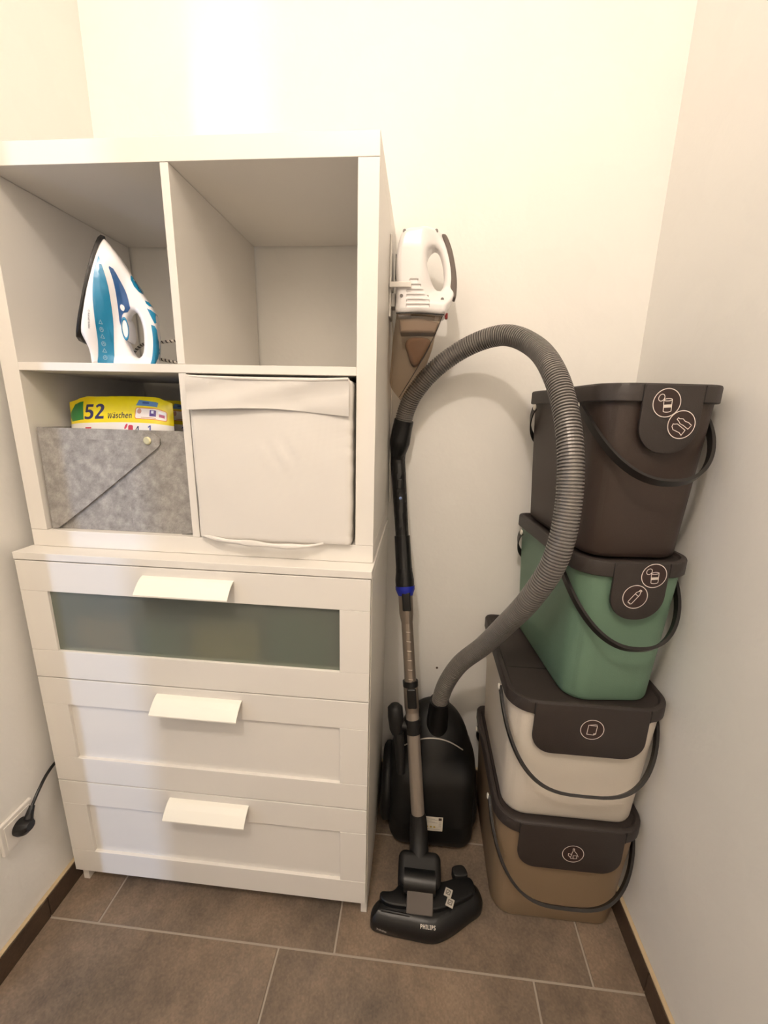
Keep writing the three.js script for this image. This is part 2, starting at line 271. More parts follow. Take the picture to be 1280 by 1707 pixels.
  fold('folded_cloth', 'blurred beige bundle in the middle behind the frosted glass', 'cloth', soft(0.36, 0.53, 0.80, -0.22, -0.022, 0.03), std({ color: 0xa08c68, roughness: 1 }));
  fold('folded_cloth', 'blurred dark teal bundle behind the frosted glass, at the end beside the vacuum cleaner', 'cloth', soft(0.535, 0.70, 0.83, -0.2, -0.0205, 0.035), std({ color: 0x4a605a, roughness: 1 }));
}

// ---------------------------------------------------------------- cube shelf on the chest
const KX = 0.0066, KZ = -0.0467, KW = 0.77, KY = 0.9504, KT = 0.038, KD = 0.39;
const MX = KX + KW / 2, MY = 0.95 + 0.385;
{
  const t = thing('cube_shelf', 'white four-cube shelf unit standing on the drawer chest', 'shelf');
  const z0 = KZ - KD, x1 = KX + KW;
  mesh('top_panel', bx(KX, x1, 1.72 - KT, 1.72, z0, KZ, 0.001), M.white, t);
  mesh('bottom_panel', bx(KX, x1, KY, KY + KT, z0, KZ, 0.001), M.white, t);
  mesh('side_panel', bx(KX, KX + KT, KY + KT + 0.0004, 1.72 - KT - 0.0004, z0, KZ, 0.001), M.white, t);
  mesh('side_panel', bx(x1 - KT, x1, KY + KT + 0.0004, 1.72 - KT - 0.0004, z0, KZ, 0.001), M.white, t);
  mesh('shelf_board', bx(KX + KT, x1 - KT, MY - 0.008, MY + 0.008, z0, KZ, 0.001), M.white, t);
  mesh('divider', bx(MX - 0.008, MX + 0.008, MY + 0.0084, 1.72 - KT - 0.0004, z0, KZ - 0.0005, 0.001), M.white, t);
  mesh('divider', bx(MX - 0.008, MX + 0.008, KY + KT + 0.0004, MY - 0.0084, z0, KZ - 0.0005, 0.001), M.white, t);
}

// ---------------------------------------------------------------- white fabric box
{
  const t = thing('fabric_box', 'white fabric storage box filling the lower shelf cube', 'storage box', [0.569, 0.9892, 0]);
  const W = 0.163, Hb = 0.3295, zf = -0.034, zb = -0.41;
  const clothBump = dataTex(256, (x, y) => { const v = 0.5 + 0.25 * Math.sin(x * 256 * Math.PI * 0.5) + 0.25 * Math.sin(y * 256 * Math.PI * 0.5); return [v, v, v]; }, false, 12);
  const cloth = std({ color: 0xe3ded7, roughness: 0.92, bumpMap: clothBump, bumpScale: 0.0003 });
  const wr = (x, y) => 0.0016 * (fbm(x * 14 + 5, y * 14 + 9, 4096, 3, 5) - 0.5) * 2 + 0.0010 * Math.exp(-((x - 0.02) ** 2 + (y - 0.19) ** 2) / 0.0012) * Math.sin(x * 160 + y * 90) + (x > 0.13 ? 0.0007 * Math.sin(y * 150 + 3 * Math.sin(y * 31)) * sstep(0.13, 0.158, x) : 0);
  // body: front panel with soft bulge, sides
  const face = (n, m, fn) => { const g = new THREE.PlaneGeometry(1, 1, n, m), p = g.attributes.position; for (let i = 0; i < p.count; i++) { const q = fn(p.getX(i) + 0.5, p.getY(i) + 0.5); p.setXYZ(i, ...q); } g.computeVertexNormals(); return g; };
  const body = nets((x, y, z) => sdBox(x, y - Hb / 2, z - (zf + zb) / 2, W, Hb / 2, (zf - zb) / 2, 0.008) - wr(x, y) * sstep(-0.2, zf, z) - 0.003 * Math.cos(clamp(x / W, -1, 1) * 1.5) * Math.cos((y / Hb - 0.5) * 2.8) * sstep(-0.1, zf, z), [-0.175, -0.012, -0.425], [0.175, 0.346, -0.018], 0.0048);
  body.computeVertexNormals(); mesh('body', body, cloth, t);
  const thick = (fn, n, m, th) => { const a = face(n, m, fn), b = face(n, m, (s, q) => { const p = fn(s, q); return [p[0], p[1], p[2] - th]; }); b.index.array.reverse(); b.computeVertexNormals(); return mergeGeometries([a, b]); };
  const flapLow = (s) => 0.064 + 0.006 * Math.sin(s * 3.0) * -1 + 0.006 * sstep(0.45, 1, s);
  mesh('top_flap', thick((s, q) => { const y = Hb + 0.002 - (1 - q) * flapLow(s), x = lerp(-W + 0.001, W - 0.004, s); const out = (1 - q); return [x, y, zf + 0.005 + 0.008 * Math.pow(out, 1.5) * (0.5 + 0.5 * Math.sin(s * 5.5 + 0.4)) + 0.0025 * Math.sin(s * 9 - q * 5) * Math.sin(q * 3.1) + 0.002 * (fbm(s * 9, q * 4, 4096, 2, 8) - 0.5)]; }, 48, 12, 0.002), cloth, t);
  mesh('piping', sweep(curve([[-W + 0.002, Hb + 0.001, zf + 0.003], [-0.05, Hb - 0.001, zf + 0.005], [0.07, Hb - 0.002, zf + 0.005], [W - 0.006, Hb + 0.001, zf + 0.004]], 40), 0.0028, 8), cloth, t);
  // loose lining fold along the lower edge
  mesh('hem_fold', sweep(curve([[-W + 0.006, 0.008, zf - 0.002], [-0.11, 0.0025, zf + 0.006], [-0.04, -0.001, zf + 0.009], [0.03, -0.004, zf + 0.008], [0.08, -0.001, zf + 0.004], [0.105, 0.004, zf - 0.001]], 60), (i, s) => 0.0015 + 0.0052 * Math.pow(Math.sin(Math.PI * clamp(s, 0.02, 0.98)), 0.5) * (0.8 + 0.25 * Math.sin(s * 19)), 12), cloth, t);
}

// ---------------------------------------------------------------- felt basket
{
  const t = thing('felt_basket', 'grey felt basket with a diagonal buttoned flap', 'basket');
  const feltMap = dataTex(512, (x, y) => { const f = fbm(x * 16 + y * 8, y * 16 - x * 8, 16, 4, 11), g = fbm(x * 150, y * 150, 150, 2, 15), h = fbm((x + y) * 40, (x - y) * 90, 4096, 2, 17), v = 0.60 + 0.22 * (f - 0.5) + 0.05 * (g - 0.5) + 0.06 * (h - 0.5); return [v * 1.0, v * 0.975, v * 0.945]; }, true, 4.2);
  const felt = phys({ map: feltMap, roughness: 1, bumpMap: feltMap, bumpScale: 0.0016, sheen: 0.4, sheenRoughness: 0.9, sheenColor: new THREE.Color(0x8a8682) });
  // four walls of 4 mm felt with a floor, slightly flared
  const ring = (g, y) => { const x0 = lerp(0.050, 0.056, g), x1 = lerp(0.376, 0.3785, g), zf = lerp(-0.064, -0.060, g); return [[x1, y, zf], [x0, y, zf], [x0 - 0.002, y, -0.36], [x1, y, -0.36]].map((p) => p); };
  const inset = (r, d) => { const c = [0.215, 0, -0.21]; return r.map((p) => [p[0] + Math.sign(c[0] - p[0]) * d, p[1], p[2] + Math.sign(c[2] - p[2]) * d]); };
  const ya = 0.9888, yb = 1.2125;
  const rings = [ring(0, ya), ring(0.3, lerp(ya, yb, 0.3)), ring(0.7, lerp(ya, yb, 0.7)), ring(1, yb), inset(ring(1, yb), 0.004), inset(ring(0, ya + 0.004), 0.004)];
  mesh('body', loft(rings, true, true, 0.3), felt, t);
  const fx = (u) => lerp(0.056, 0.3785, u);
  const flap = [[0.053, 1.2128], [0.285, 1.2128], [0.315, 1.206], [0.3245, 1.197], [0.324, 1.184], [0.317, 1.1765], [0.235, 1.1155], [0.14, 1.0445], [0.064, 0.991], [0.050, 0.9892]];
  const fg = extr(flap, 0.0035, 0); fg.translate(0, 0, -0.0599); mesh('flap', metric(fg), felt, t);
  mesh('button', loft([[0.0082, 0], [0.0082, 0.002], [0.006, 0.0034]].map(([r, z]) => circle(0.298, 1.1915, r, 20).reverse().map(([x, y]) => [x, y, -0.0565 + z])), true, true, 0.4), std({ color: 0xcfc8a0, roughness: 0.35, metalness: 0.3 }), t);
  const cf = extr([[0.352, 0.9892], [0.3775, 0.9935], [0.3775, 1.016], [0.368, 1.004]], 0.003, 0); cf.translate(0, 0, -0.0615); mesh('corner_fold', metric(cf), felt, t);
}

// ---------------------------------------------------------------- detergent bags
{
  const art = (second) => canvasTex(1024, 1024, (c, w) => {
    const k = 1024 / 1025, X = (z) => (z - 65) * k, Y = (z) => (z - 45) * 0.86;
    c.fillStyle = '#efe9e0'; c.fillRect(0, 0, w, w); c.fillStyle = '#f0d808'; c.fillRect(0, 0, w, Y(305));
    c.fillStyle = second ? '#3c5560' : '#1d7a33'; c.beginPath(); c.moveTo(X(70), Y(200)); c.lineTo(X(130), Y(92)); c.lineTo(X(222), Y(90)); c.lineTo(X(248), Y(272)); c.lineTo(X(110), Y(278)); c.fill();
    c.fillStyle = '#241c56'; c.textBaseline = 'alphabetic'; c.font = 'bold 196px sans-serif'; c.save(); c.translate(X(248), Y(268)); c.scale(0.96, 0.9); c.fillText('52', 0, 0); c.restore();
    c.fillStyle = '#2a2333'; c.font = 'bold 66px sans-serif'; c.save(); c.translate(X(487), Y(268)); c.rotate(-0.02); c.scale(0.84, 1); c.fillText('Wäschen', 0, 0); c.restore();
    c.fillStyle = '#5b86b4'; c.beginPath(); c.moveTo(X(752), Y(135)); c.lineTo(X(775), Y(80)); c.lineTo(X(960), Y(95)); c.lineTo(X(955), Y(140)); c.fill(); c.fillStyle = '#34508a'; c.fillRect(X(815), Y(98), 60, 14);
    c.fillStyle = '#f6e9dc'; c.strokeStyle = '#e08a1a'; c.lineWidth = 7; c.beginPath(); c.roundRect(X(752), Y(158), 292, 92, 18); c.fill(); c.stroke();
    c.fillStyle = '#d8a08a'; c.beginPath(); c.arc(X(790), Y(190), 22, 0, 7); c.fill(); c.fillStyle = '#5a3a86'; c.fillRect(X(890), Y(175), 60, 52); c.fillStyle = '#fff'; c.fillRect(X(905), Y(180), 24, 24); c.fillStyle = '#c0507a'; c.fillRect(X(975), Y(200), 50, 30); c.fillStyle = '#ffffff'; c.fillRect(X(968), Y(178), 66, 22);
    c.strokeStyle = '#c77a20'; c.lineWidth = 4; c.beginPath(); c.moveTo(X(810), Y(250)); c.lineTo(X(950), Y(252)); c.stroke();
    c.fillStyle = '#cf3047'; c.beginPath(); c.ellipse(X(672), Y(345), 10, 26, 0.5, 0, 7); c.fill(); c.beginPath(); c.roundRect(X(694), Y(330), 46, 50, 14); c.fill();
    c.fillRect(X(268), Y(348), 60, 12);
    c.fillStyle = '#1f2440'; c.font = 'bold 74px sans-serif'; c.fillText('4', X(762), Y(398)); c.fillStyle = '#3a4a94'; c.font = 'bold 80px sans-serif'; c.fillText('1', X(876), Y(392));
    c.fillStyle = '#cf3047'; c.fillRect(0, Y(560), w, 240); c.fillStyle = '#f0d808'; c.fillRect(0, Y(900), w, 300);
  });
  const bag = (name, label, map, pos, turn, w, h) => {
    const outline = (s) => 1;  // pouch: pillow between two sealed sheets
    const sheet = (sg) => { const n = 40, m = 34, g = new THREE.PlaneGeometry(1, 1, n, m), p = g.attributes.position; for (let i = 0; i < p.count; i++) { const a = p.getX(i) * 2, b = p.getY(i) * 2; const cornerIn = 0.14 * Math.max(0, Math.abs(a) - 0.72) / 0.28 * sstep(0.4, 1, b); const fat = Math.pow(Math.max(0, 1 - Math.pow(Math.abs(a), 3.2)), 0.6) * Math.pow(Math.max(0, 1 - Math.pow(Math.abs(b), 4)), 0.75); const wr = 0.004 * (fbm(a * 3 + 7, b * 4 + 3, 4096, 3, sg > 0 ? 40 : 44) - 0.5) * 2 * fat + 0.0018 * Math.sin(a * 31 + b * 7) * Math.pow(Math.abs(b), 3) * (1 - Math.abs(a) * 0.4); p.setXYZ(i, a * w / 2 * (1 - 0.02 * b), (b - cornerIn * 0.6) * h / 2 + h / 2 + 0.003 * Math.sin(a * 2.1 + 1), sg * (0.0006 + 0.034 * fat * (0.75 - 0.25 * b)) + wr); } if (sg < 0) g.index.array.reverse(); g.computeVertexNormals(); return g; };
    const t = thing(name, label, 'detergent bag', pos, 'detergent bags in the felt basket'); t.rotation.y = turn; t.rotation.x = -0.08;
    const film = phys({ map, roughness: 0.3, clearcoat: 0.5, clearcoatRoughness: 0.25 });
    mesh('front_sheet', sheet(1), film, t); mesh('back_sheet', sheet(-1), film, t);
    mesh('seal', (() => { const g = new THREE.BoxGeometry(w * 0.66, 0.006, 0.0012); g.translate(0, h - 0.0035 + 0.001, 0); return g; })(), phys({ color: 0xf2e24a, roughness: 0.3 }), t);
    return t;
  };
  bag('detergent_bag', 'yellow detergent bag with a green corner, foremost in the felt basket', art(false), [0.187, 1.012, -0.120], 0.04, 0.244, 0.268);
  bag('detergent_bag', 'dimmer yellow detergent bag mostly hidden behind the first', art(true), [0.225, 1.012, -0.205], 0.12, 0.2, 0.262);
}

// ---------------------------------------------------------------- steam iron
{
  const t = thing('steam_iron', 'white and blue steam iron standing on its heel', 'iron', [0.155, MY + 0.0084, -0.105]);
  t.rotation.y = 0.35;
  const sc = 0.00121, P = (zx, zy) => [(zx / 6.4 - 20) * sc * 0.9, (1443 - zy) / 6.4 * sc], PP = (a) => a.map((p) => P(...p));
  const body = PP(smooth2([[446, 122], [350, 330], [255, 620], [195, 900], [152, 1120], [185, 1215], [205, 1290], [206, 1380], [206, 1443]], 26, false).concat([[540, 1443], [886, 1443]], smooth2([[886, 1443], [935, 1240], [948, 1050], [945, 880], [908, 790], [822, 668], [708, 480], [580, 285], [446, 122]], 30, false).slice(1, -1)));
  const hole = PP(smooth2([[655, 880], [700, 842], [745, 880], [782, 1010], [778, 1180], [745, 1310], [700, 1345], [650, 1320], [606, 1220], [592, 1120], [612, 980]], 30));
  const sB = sdPoly(body), sH = sdPoly(hole); const A = P(446, 122), B = P(152, 1120), L = Math.hypot(A[0] - B[0], A[1] - B[1]), dx = (A[0] - B[0]) / L, dy = (A[1] - B[1]) / L;
  const tear = (s) => 0.051 * Math.pow(clamp(1 - Math.pow(clamp(s, 0, 1), 2.1)), 0.62) * (0.82 + 0.18 * sstep(-0.25, 0.15, s));
  const wh = (u, v) => { const rx = u - B[0], ry = v - B[1], s = (rx * dx + ry * dy) / L, p = rx * dy - ry * dx; const base = tear(s); const hnd = Math.min(base + 0.004, 0.0185 + 0.008 * sstep(0.02, 0, v)); return lerp(base, hnd, sstep(0.012, 0.062, p)) * (1 - 0.0) ; };
  const f = (u, v, w) => smax(smax(sB(u, v), -sH(u, v), 0.006), Math.abs(w) - wh(u, v), 0.010);
  mesh('body', nets(f, [-0.01, -0.006, -0.064], [0.16, 0.262, 0.064], 0.0026), M.ironWhite, t);
  // sole plate: a teardrop plate on the sole plane
  const sole = []; for (let i = 0; i <= 24; i++) { const s = i / 24; sole.push([s * (L + 0.004) - 0.002, tear(s) + 0.002]); } const heelArc = [[-0.012, 0.046], [-0.018, 0.03], [-0.02, 0]];
  const ring0 = sole.slice().reverse().concat(heelArc, heelArc.slice(0, 2).reverse().map(([a, b]) => [a, -b]), sole.map(([a, b]) => [a, -b]));
  const off = (d, k) => ring0.map(([s, w]) => [B[0] + dx * s - dy * d, B[1] + dy * s + dx * d, w * k]);
  mesh('sole_plate', loft([off(0.0052, 0.95), off(0.004, 0.985), off(0.001, 0.985), off(-0.002, 0.95)], true, true, 0.5), std({ color: 0x1a1614, roughness: 0.4, metalness: 0.3 }), t);
  const surf = (sg) => (u, v, l) => { let w = wh(u, v) + 0.006; for (let k = 0; k < 40 && f(u, v, w) > 0; k++) w -= Math.max(0.0002, f(u, v, w) * 0.6); return V(u, v, sg * (w + l)); };
  const both = (name, pts, mat, label, lv = 3, lift = 0.0009) => { for (const sg of [1, -1]) { const q = drape(PP(pts), surf(sg), lift, 0.003, lv); if (label) mesh(name, q, mat, t).userData.label = label; else mesh(name, q, mat, t); } };
  both('water_tank', smooth2([[422, 345], [460, 470], [488, 620], [492, 800], [482, 1000], [455, 1200], [430, 1425]], 14, false).concat([[275, 1425]], smooth2([[275, 1425], [318, 1190], [332, 960], [342, 740], [372, 520], [422, 345]], 14, false).slice(1, -1)), M.blue, 'translucent blue water tank');
  both('side_panel', smooth2([[520, 440], [548, 450], [605, 560], [655, 690], [675, 825]], 10, false).concat([[640, 870], [600, 880]], smooth2([[580, 905], [545, 1015], [548, 850], [550, 690], [540, 560], [516, 460]], 12, false)), M.blueDark, 'dark blue side panel');
  both('grip_panel', smooth2([[890, 985], [935, 1000], [944, 1080], [936, 1250], [885, 1432]], 12, false).concat(smooth2([[838, 1432], [880, 1260], [895, 1120], [890, 985]], 10, false).slice(0, -1)), M.blue);
  both('grip_panel', [[862, 818], [905, 832], [942, 858], [946, 960], [930, 970], [898, 900]], M.blue);
  both('spray_button', smooth2([[712, 482], [750, 540], [800, 620], [822, 668]], 8, false).concat([[790, 655], [745, 605], [715, 540]]), M.blue);
  both('steam_button', [[845, 735], [880, 745], [908, 785], [890, 792], [858, 768]], M.blue);
  both('release_button', smooth2([[572, 828], [585, 800], [608, 808], [618, 835], [600, 865], [580, 855]], 16), M.ironWhite, undefined, 2, 0.0026);
  // dial
  const dc = P(628, 1050); const dial = new THREE.Group(); dial.name = 'dial'; t.add(dial);
  mesh('dial_knob', (() => { const g = new THREE.CylinderGeometry(0.0125, 0.014, 0.05, 28); g.rotateX(Math.PI / 2); g.scale(0.52, 1.75, 1); g.translate(dc[0] - 0.004, dc[1], 0); return g; })(), M.ironWhite, dial);
  for (const sg of [1, -1]) mesh('dial_ring', (() => { const g = new THREE.TorusGeometry(0.0115, 0.0018, 8, 28); g.scale(0.52, 1.75, 1); g.translate(dc[0] - 0.004, dc[1], sg * 0.0252); return g; })(), M.blue, dial);
  // lettering on the flank
  const txt = canvasTex(512, 64, (c) => { c.clearRect(0, 0, 512, 64); c.fillStyle = '#6d6763'; c.font = 'bold 46px sans-serif'; c.textBaseline = 'middle'; c.beginPath(); c.arc(26, 32, 15, 0, 7); c.lineWidth = 6; c.strokeStyle = '#6d6763'; c.stroke(); c.fillText('Russell Hobbs', 60, 34); });
  const icons = canvasTex(128, 512, (c) => { c.clearRect(0, 0, 128, 512); c.strokeStyle = 'rgba(190,225,240,0.75)'; c.fillStyle = 'rgba(190,225,240,0.75)'; c.lineWidth = 5; for (let i = 0; i < 6; i++) { const y = 60 + i * 78; if (i % 2) { c.beginPath(); c.arc(64, y, 24, 0, 7); c.stroke(); c.beginPath(); c.moveTo(50, y + 10); c.lineTo(64, y - 12); c.lineTo(78, y + 10); c.stroke(); } else { c.beginPath(); c.moveTo(64, y - 26); c.lineTo(88, y + 16); c.lineTo(40, y + 16); c.closePath(); c.stroke(); } } });
  const decal = (pts, map, fix) => { const q = drape(PP(pts), surf(1), 0.0012, 0, 3); const p = q.attributes.position, uv = q.attributes.uv; for (let i = 0; i < p.count; i++) { const c = fix(p.getX(i), p.getY(i)); uv.setXY(i, c[0], c[1]); } return mesh('lettering', q, std({ map, transparent: true, roughness: 0.5 }), t); };
  { const a = P(306, 905), b = P(272, 1165), c = P(338, 912), l = Math.hypot(b[0] - a[0], b[1] - a[1]), ex = [(b[0] - a[0]) / l, (b[1] - a[1]) / l], w = Math.hypot(c[0] - a[0], c[1] - a[1]); const nx = [-ex[1], ex[0]]; decal([[306, 905], [272, 1165], [240, 1160], [272, 900]], txt, (u, v) => [((u - a[0]) * ex[0] + (v - a[1]) * ex[1]) / l, 1 - Math.abs((u - a[0]) * nx[0] + (v - a[1]) * nx[1]) / w]); }
  { const q = PP([[345, 960], [415, 960], [400, 1420], [300, 1420]]); const surfT = surf(1); const g = drape(q, surfT, 0.0022, 0, 3); const p = g.attributes.position, uv = g.attributes.uv, y0 = P(0, 1420)[1], y1 = P(0, 960)[1]; for (let i = 0; i < p.count; i++) { const v = (p.getY(i) - y0) / (y1 - y0), xl = lerp(P(300, 0)[0], P(345, 0)[0], v), xr = lerp(P(400, 0)[0], P(415, 0)[0], v); uv.setXY(i, (p.getX(i) - xl) / (xr - xl), v); } mesh('lettering', g, std({ map: icons, transparent: true, roughness: 0.4 }), t); }
  // twisted cord, lying behind the iron
  const cordTex = canvasTex(64, 64, (c) => { c.fillStyle = '#d8d0c4'; c.fillRect(0, 0, 64, 64); c.strokeStyle = '#4b423c'; c.lineWidth = 16; for (let i = -1; i < 3; i++) { c.beginPath(); c.moveTo(-10, i * 64 - 10); c.lineTo(74, i * 64 + 74); c.stroke(); } }); cordTex.wrapS = cordTex.wrapT = THREE.RepeatWrapping;
  t.updateMatrixWorld(true);
  const cp = new THREE.CatmullRomCurve3([[0.262, 1.36, -0.175], [0.25, 1.368, -0.2], [0.29, 1.362, -0.205], [0.33, 1.36, -0.22], [0.352, 1.385, -0.24], [0.33, 1.412, -0.225], [0.29, 1.409, -0.205], [0.25, 1.404, -0.2], [0.20, 1.40, -0.215], [0.17, 1.375, -0.225], [0.2, 1.349, -0.235], [0.28, 1.3485, -0.25], [0.33, 1.3485, -0.27]].map((p) => t.worldToLocal(V(...p))));
  const tube = new THREE.TubeGeometry(cp, 160, 0.0034, 8, false); const tuv = tube.attributes.uv; for (let i = 0; i < tuv.count; i++) tuv.setXY(i, tuv.getX(i) * 60, tuv.getY(i)); mesh('cord', tube, std({ map: cordTex, roughness: 0.9 }), t).userData.label = 'black and white twisted textile cord';
}

// ---------------------------------------------------------------- handheld vacuum and its bracket
{
  const z = -0.325, P = (zx, zy) => [(zx / 5.693 - 60) * 0.001448, (150 - zy / 5.693) * 0.001338], PP = (a) => a.map((p) => P(...p));
  const t = thing('handheld_vacuum', 'white handheld vacuum hanging nozzle down beside the shelf', 'handheld vacuum', [0.8495, 1.4822, z]);
  const body = PP(smooth2([[128, 215], [150, 120], [195, 72], [300, 55], [420, 42], [490, 58], [540, 120], [600, 250], [642, 400], [660, 545], [658, 620], [640, 690], [604, 760], [574, 835], [350, 826], [128, 826], [122, 700], [119, 560], [113, 420], [115, 300]], 90));
  const hole = PP(smooth2([[392, 300], [412, 245], [450, 215], [490, 235], [525, 310], [552, 430], [553, 540], [530, 595], [490, 590], [440, 520], [402, 410]], 30));
  const sB = sdPoly(body), sH = sdPoly(hole); const hp = P(480, 400);
  const wh = (u, v) => { const right = sstep(P(330, 0)[0], P(520, 0)[0], u), up = sstep(P(0, 760)[1], P(0, 560)[1], v); return lerp(0.046, 0.017, right * up) * (1 - 0.1 * sstep(P(0, 250)[1], P(0, 60)[1], v)); };
  const slotRows = [[537, 243, 318], [585, 228, 348], [632, 220, 382], [677, 220, 424], [721, 220, 430], [764, 220, 430]];
  const base = (u, v, w) => smax(smax(sB(u, v), -sH(u, v), 0.008), Math.abs(w) - wh(u, v), 0.014);
  const slots = slotRows.map(([zy, a, b]) => { const p = P(a, zy), q = P(b, zy); return [(p[0] + q[0]) / 2, p[1], (q[0] - p[0]) / 2]; });
  const f = (u, v, w) => { let d = base(u, v, w); if (w > 0 && v < 0.09 && v > -0.0) for (const [cx, cy, hw] of slots) d = Math.max(d, -Math.max(Math.abs(u - cx) - hw, Math.abs(v - cy) - 0.0027, 0.0425 - w)); return d; };
  mesh('body', nets(f, [-0.075, -0.002, -0.056], [0.09, 0.204, 0.056], 0.0018), M.ironWhite, t);
  const dark = std({ color: 0x6f6660, roughness: 0.6 });
  for (const [cx, cy, hw] of slots) { const b = mesh('vent_slot', bx(cx - hw + 0.0008, cx + hw - 0.0008, cy - 0.0026, cy + 0.0026, 0.036, 0.0418, 0), std({ color: 0xb9afa8, roughness: 0.6 }), t); }
  const grip = PP(smooth2([[515, 95], [538, 100], [592, 205], [640, 380], [664, 545], [655, 672], [612, 592], [614, 480], [590, 330], [556, 210]], 50)); const sG = sdPoly(grip);
  mesh('grip', nets((u, v, w) => smax(sG(u - 0.002, v) - 0.0015, Math.abs(w) - 0.0185, 0.006), [0.02, 0.036, -0.025], [0.095, 0.206, 0.025], 0.0018), std({ color: 0x6c625c, roughness: 0.7 }), t);
  for (const [a, b] of [[182, 100], [465, 70], [173, 677], [546, 702]]) { const p = P(a, b); const w = (() => { let w = 0.07; for (let k = 0; k < 60 && base(p[0], p[1], w) > 0; k++) w -= Math.max(0.0002, base(p[0], p[1], w) * 0.6); return w; })(); const s = mesh('screw', cyl([0, 0, -0.006], [0, 0, 0.0012], 0.0042, 0.0038, 16), std({ color: 0x77706b, roughness: 0.5 }), t); s.position.set(p[0], p[1], w); }
  { const p = P(596, 822); mesh('power_switch', bx(p[0] - 0.003, p[0] + 0.0035, p[1] - 0.0065, p[1] + 0.0065, -0.006, 0.006, 0.0015, 2), std({ color: 0xa01c16, roughness: 0.35 }), t).userData.label = 'small red release button'; }
  mesh('charging_contact', bx(P(106, 0)[0] - 0.001, P(118, 0)[0], P(0, 490)[1], P(0, 260)[1], -0.012, 0.012, 0.001), M.black, t);
  // smoky clear dust cup
  const cupP = PP(smooth2([[130, 832], [340, 834], [560, 846]], 12, false).concat(smooth2([[560, 846], [535, 925], [500, 1030], [478, 1150], [425, 1310], [345, 1460], [185, 1668]], 24, false).slice(1), smooth2([[185, 1668], [80, 1518], [86, 1300], [100, 1080], [122, 900], [130, 832]], 16, false).slice(1, -1)));
  const sC = sdPoly(cupP); const cw = (v) => lerp(0.018, 0.042, sstep(P(0, 1668)[1], P(0, 860)[1], v));
  const cup = phys({ color: 0xe2d8cc, roughness: 0.03, transmission: 1, thickness: 0, ior: 1.4 });
  const cf = (u, v, w) => smax(sC(u, v), Math.abs(w) - cw(v) * (0.78 + 0.22 * sstep(P(540, 0)[0], P(200, 0)[0], u)), 0.008);
  const cupMesh = mesh('dust_cup', nets(cf, [-0.085, -0.205, -0.05], [0.07, 0.02, 0.05], 0.0024), cup, t); cupMesh.userData.label = 'smoky see-through dust cup';
  const line = (pts, r, w) => sweep(curve(pts.map(([a, b]) => [...P(a, b), w]), 40), r, 6);
  mesh('rim_seal', line([[128, 832], [250, 829], [400, 833], [570, 846]], 0.0013, 0.0425), M.blackMatte, t);
  mesh('cup_edge', line([[556, 850], [500, 1010], [420, 1190], [320, 1390], [180, 1640]], 0.0009, 0.036), M.blackMatte, t);
  const fil = sdPoly(PP(smooth2([[225, 1075], [260, 1042], [340, 1035], [430, 1045], [462, 1080], [420, 1190], [345, 1310], [305, 1325], [275, 1290], [235, 1180], [215, 1120]], 40)));
  mesh('filter', nets((u, v, w) => smax(fil(u, v), Math.abs(w) - 0.022, 0.012), [-0.05, -0.12, -0.03], [0.045, -0.025, 0.03], 0.0026), std({ color: 0x7d6552, roughness: 0.95 }), t).userData.label = 'dusty brown filter cone inside the cup';
  const ho = sdPoly(PP([[150, 872], [330, 862], [540, 905], [498, 1005], [330, 1000], [165, 1005]]));
  mesh('filter_holder', nets((u, v, w) => smax(ho(u, v), Math.abs(w) - 0.03, 0.008), [-0.07, -0.045, -0.04], [0.065, 0.01, 0.04], 0.0028), std({ color: 0xa89c94, roughness: 0.7 }), t);
  // bracket on the shelf side
  const b = thing('wall_bracket', 'small white plastic bracket clipped to the side of the shelf', 'bracket', [0.7768, 1.556, z]);
  mesh('back_plate', bx(0, 0.005, -0.075, 0.10, -0.032, 0.035, 0.002, 2), M.white, b);
  mesh('arm', bx(0.004, 0.052, -0.016, -0.004, 0.049, 0.054, 0.002, 2), M.white, b);
  mesh('arm', bx(0.002, 0.008, -0.016, -0.004, 0.0, 0.054, 0.002, 2), M.white, b);
  mesh('lower_stop', bx(0.004, 0.014, -0.05, -0.02, -0.02, 0.02, 0.002, 2), M.white, b);
  mesh('charger_cable', sweep(curve([[0.004, -0.07, -0.02], [0.008, -0.12, -0.04], [0.005, -0.2, -0.07], [0.005, -0.5, -0.095], [0.006, -0.56, -0.108]], 60), 0.0018, 8), M.white, b);
}

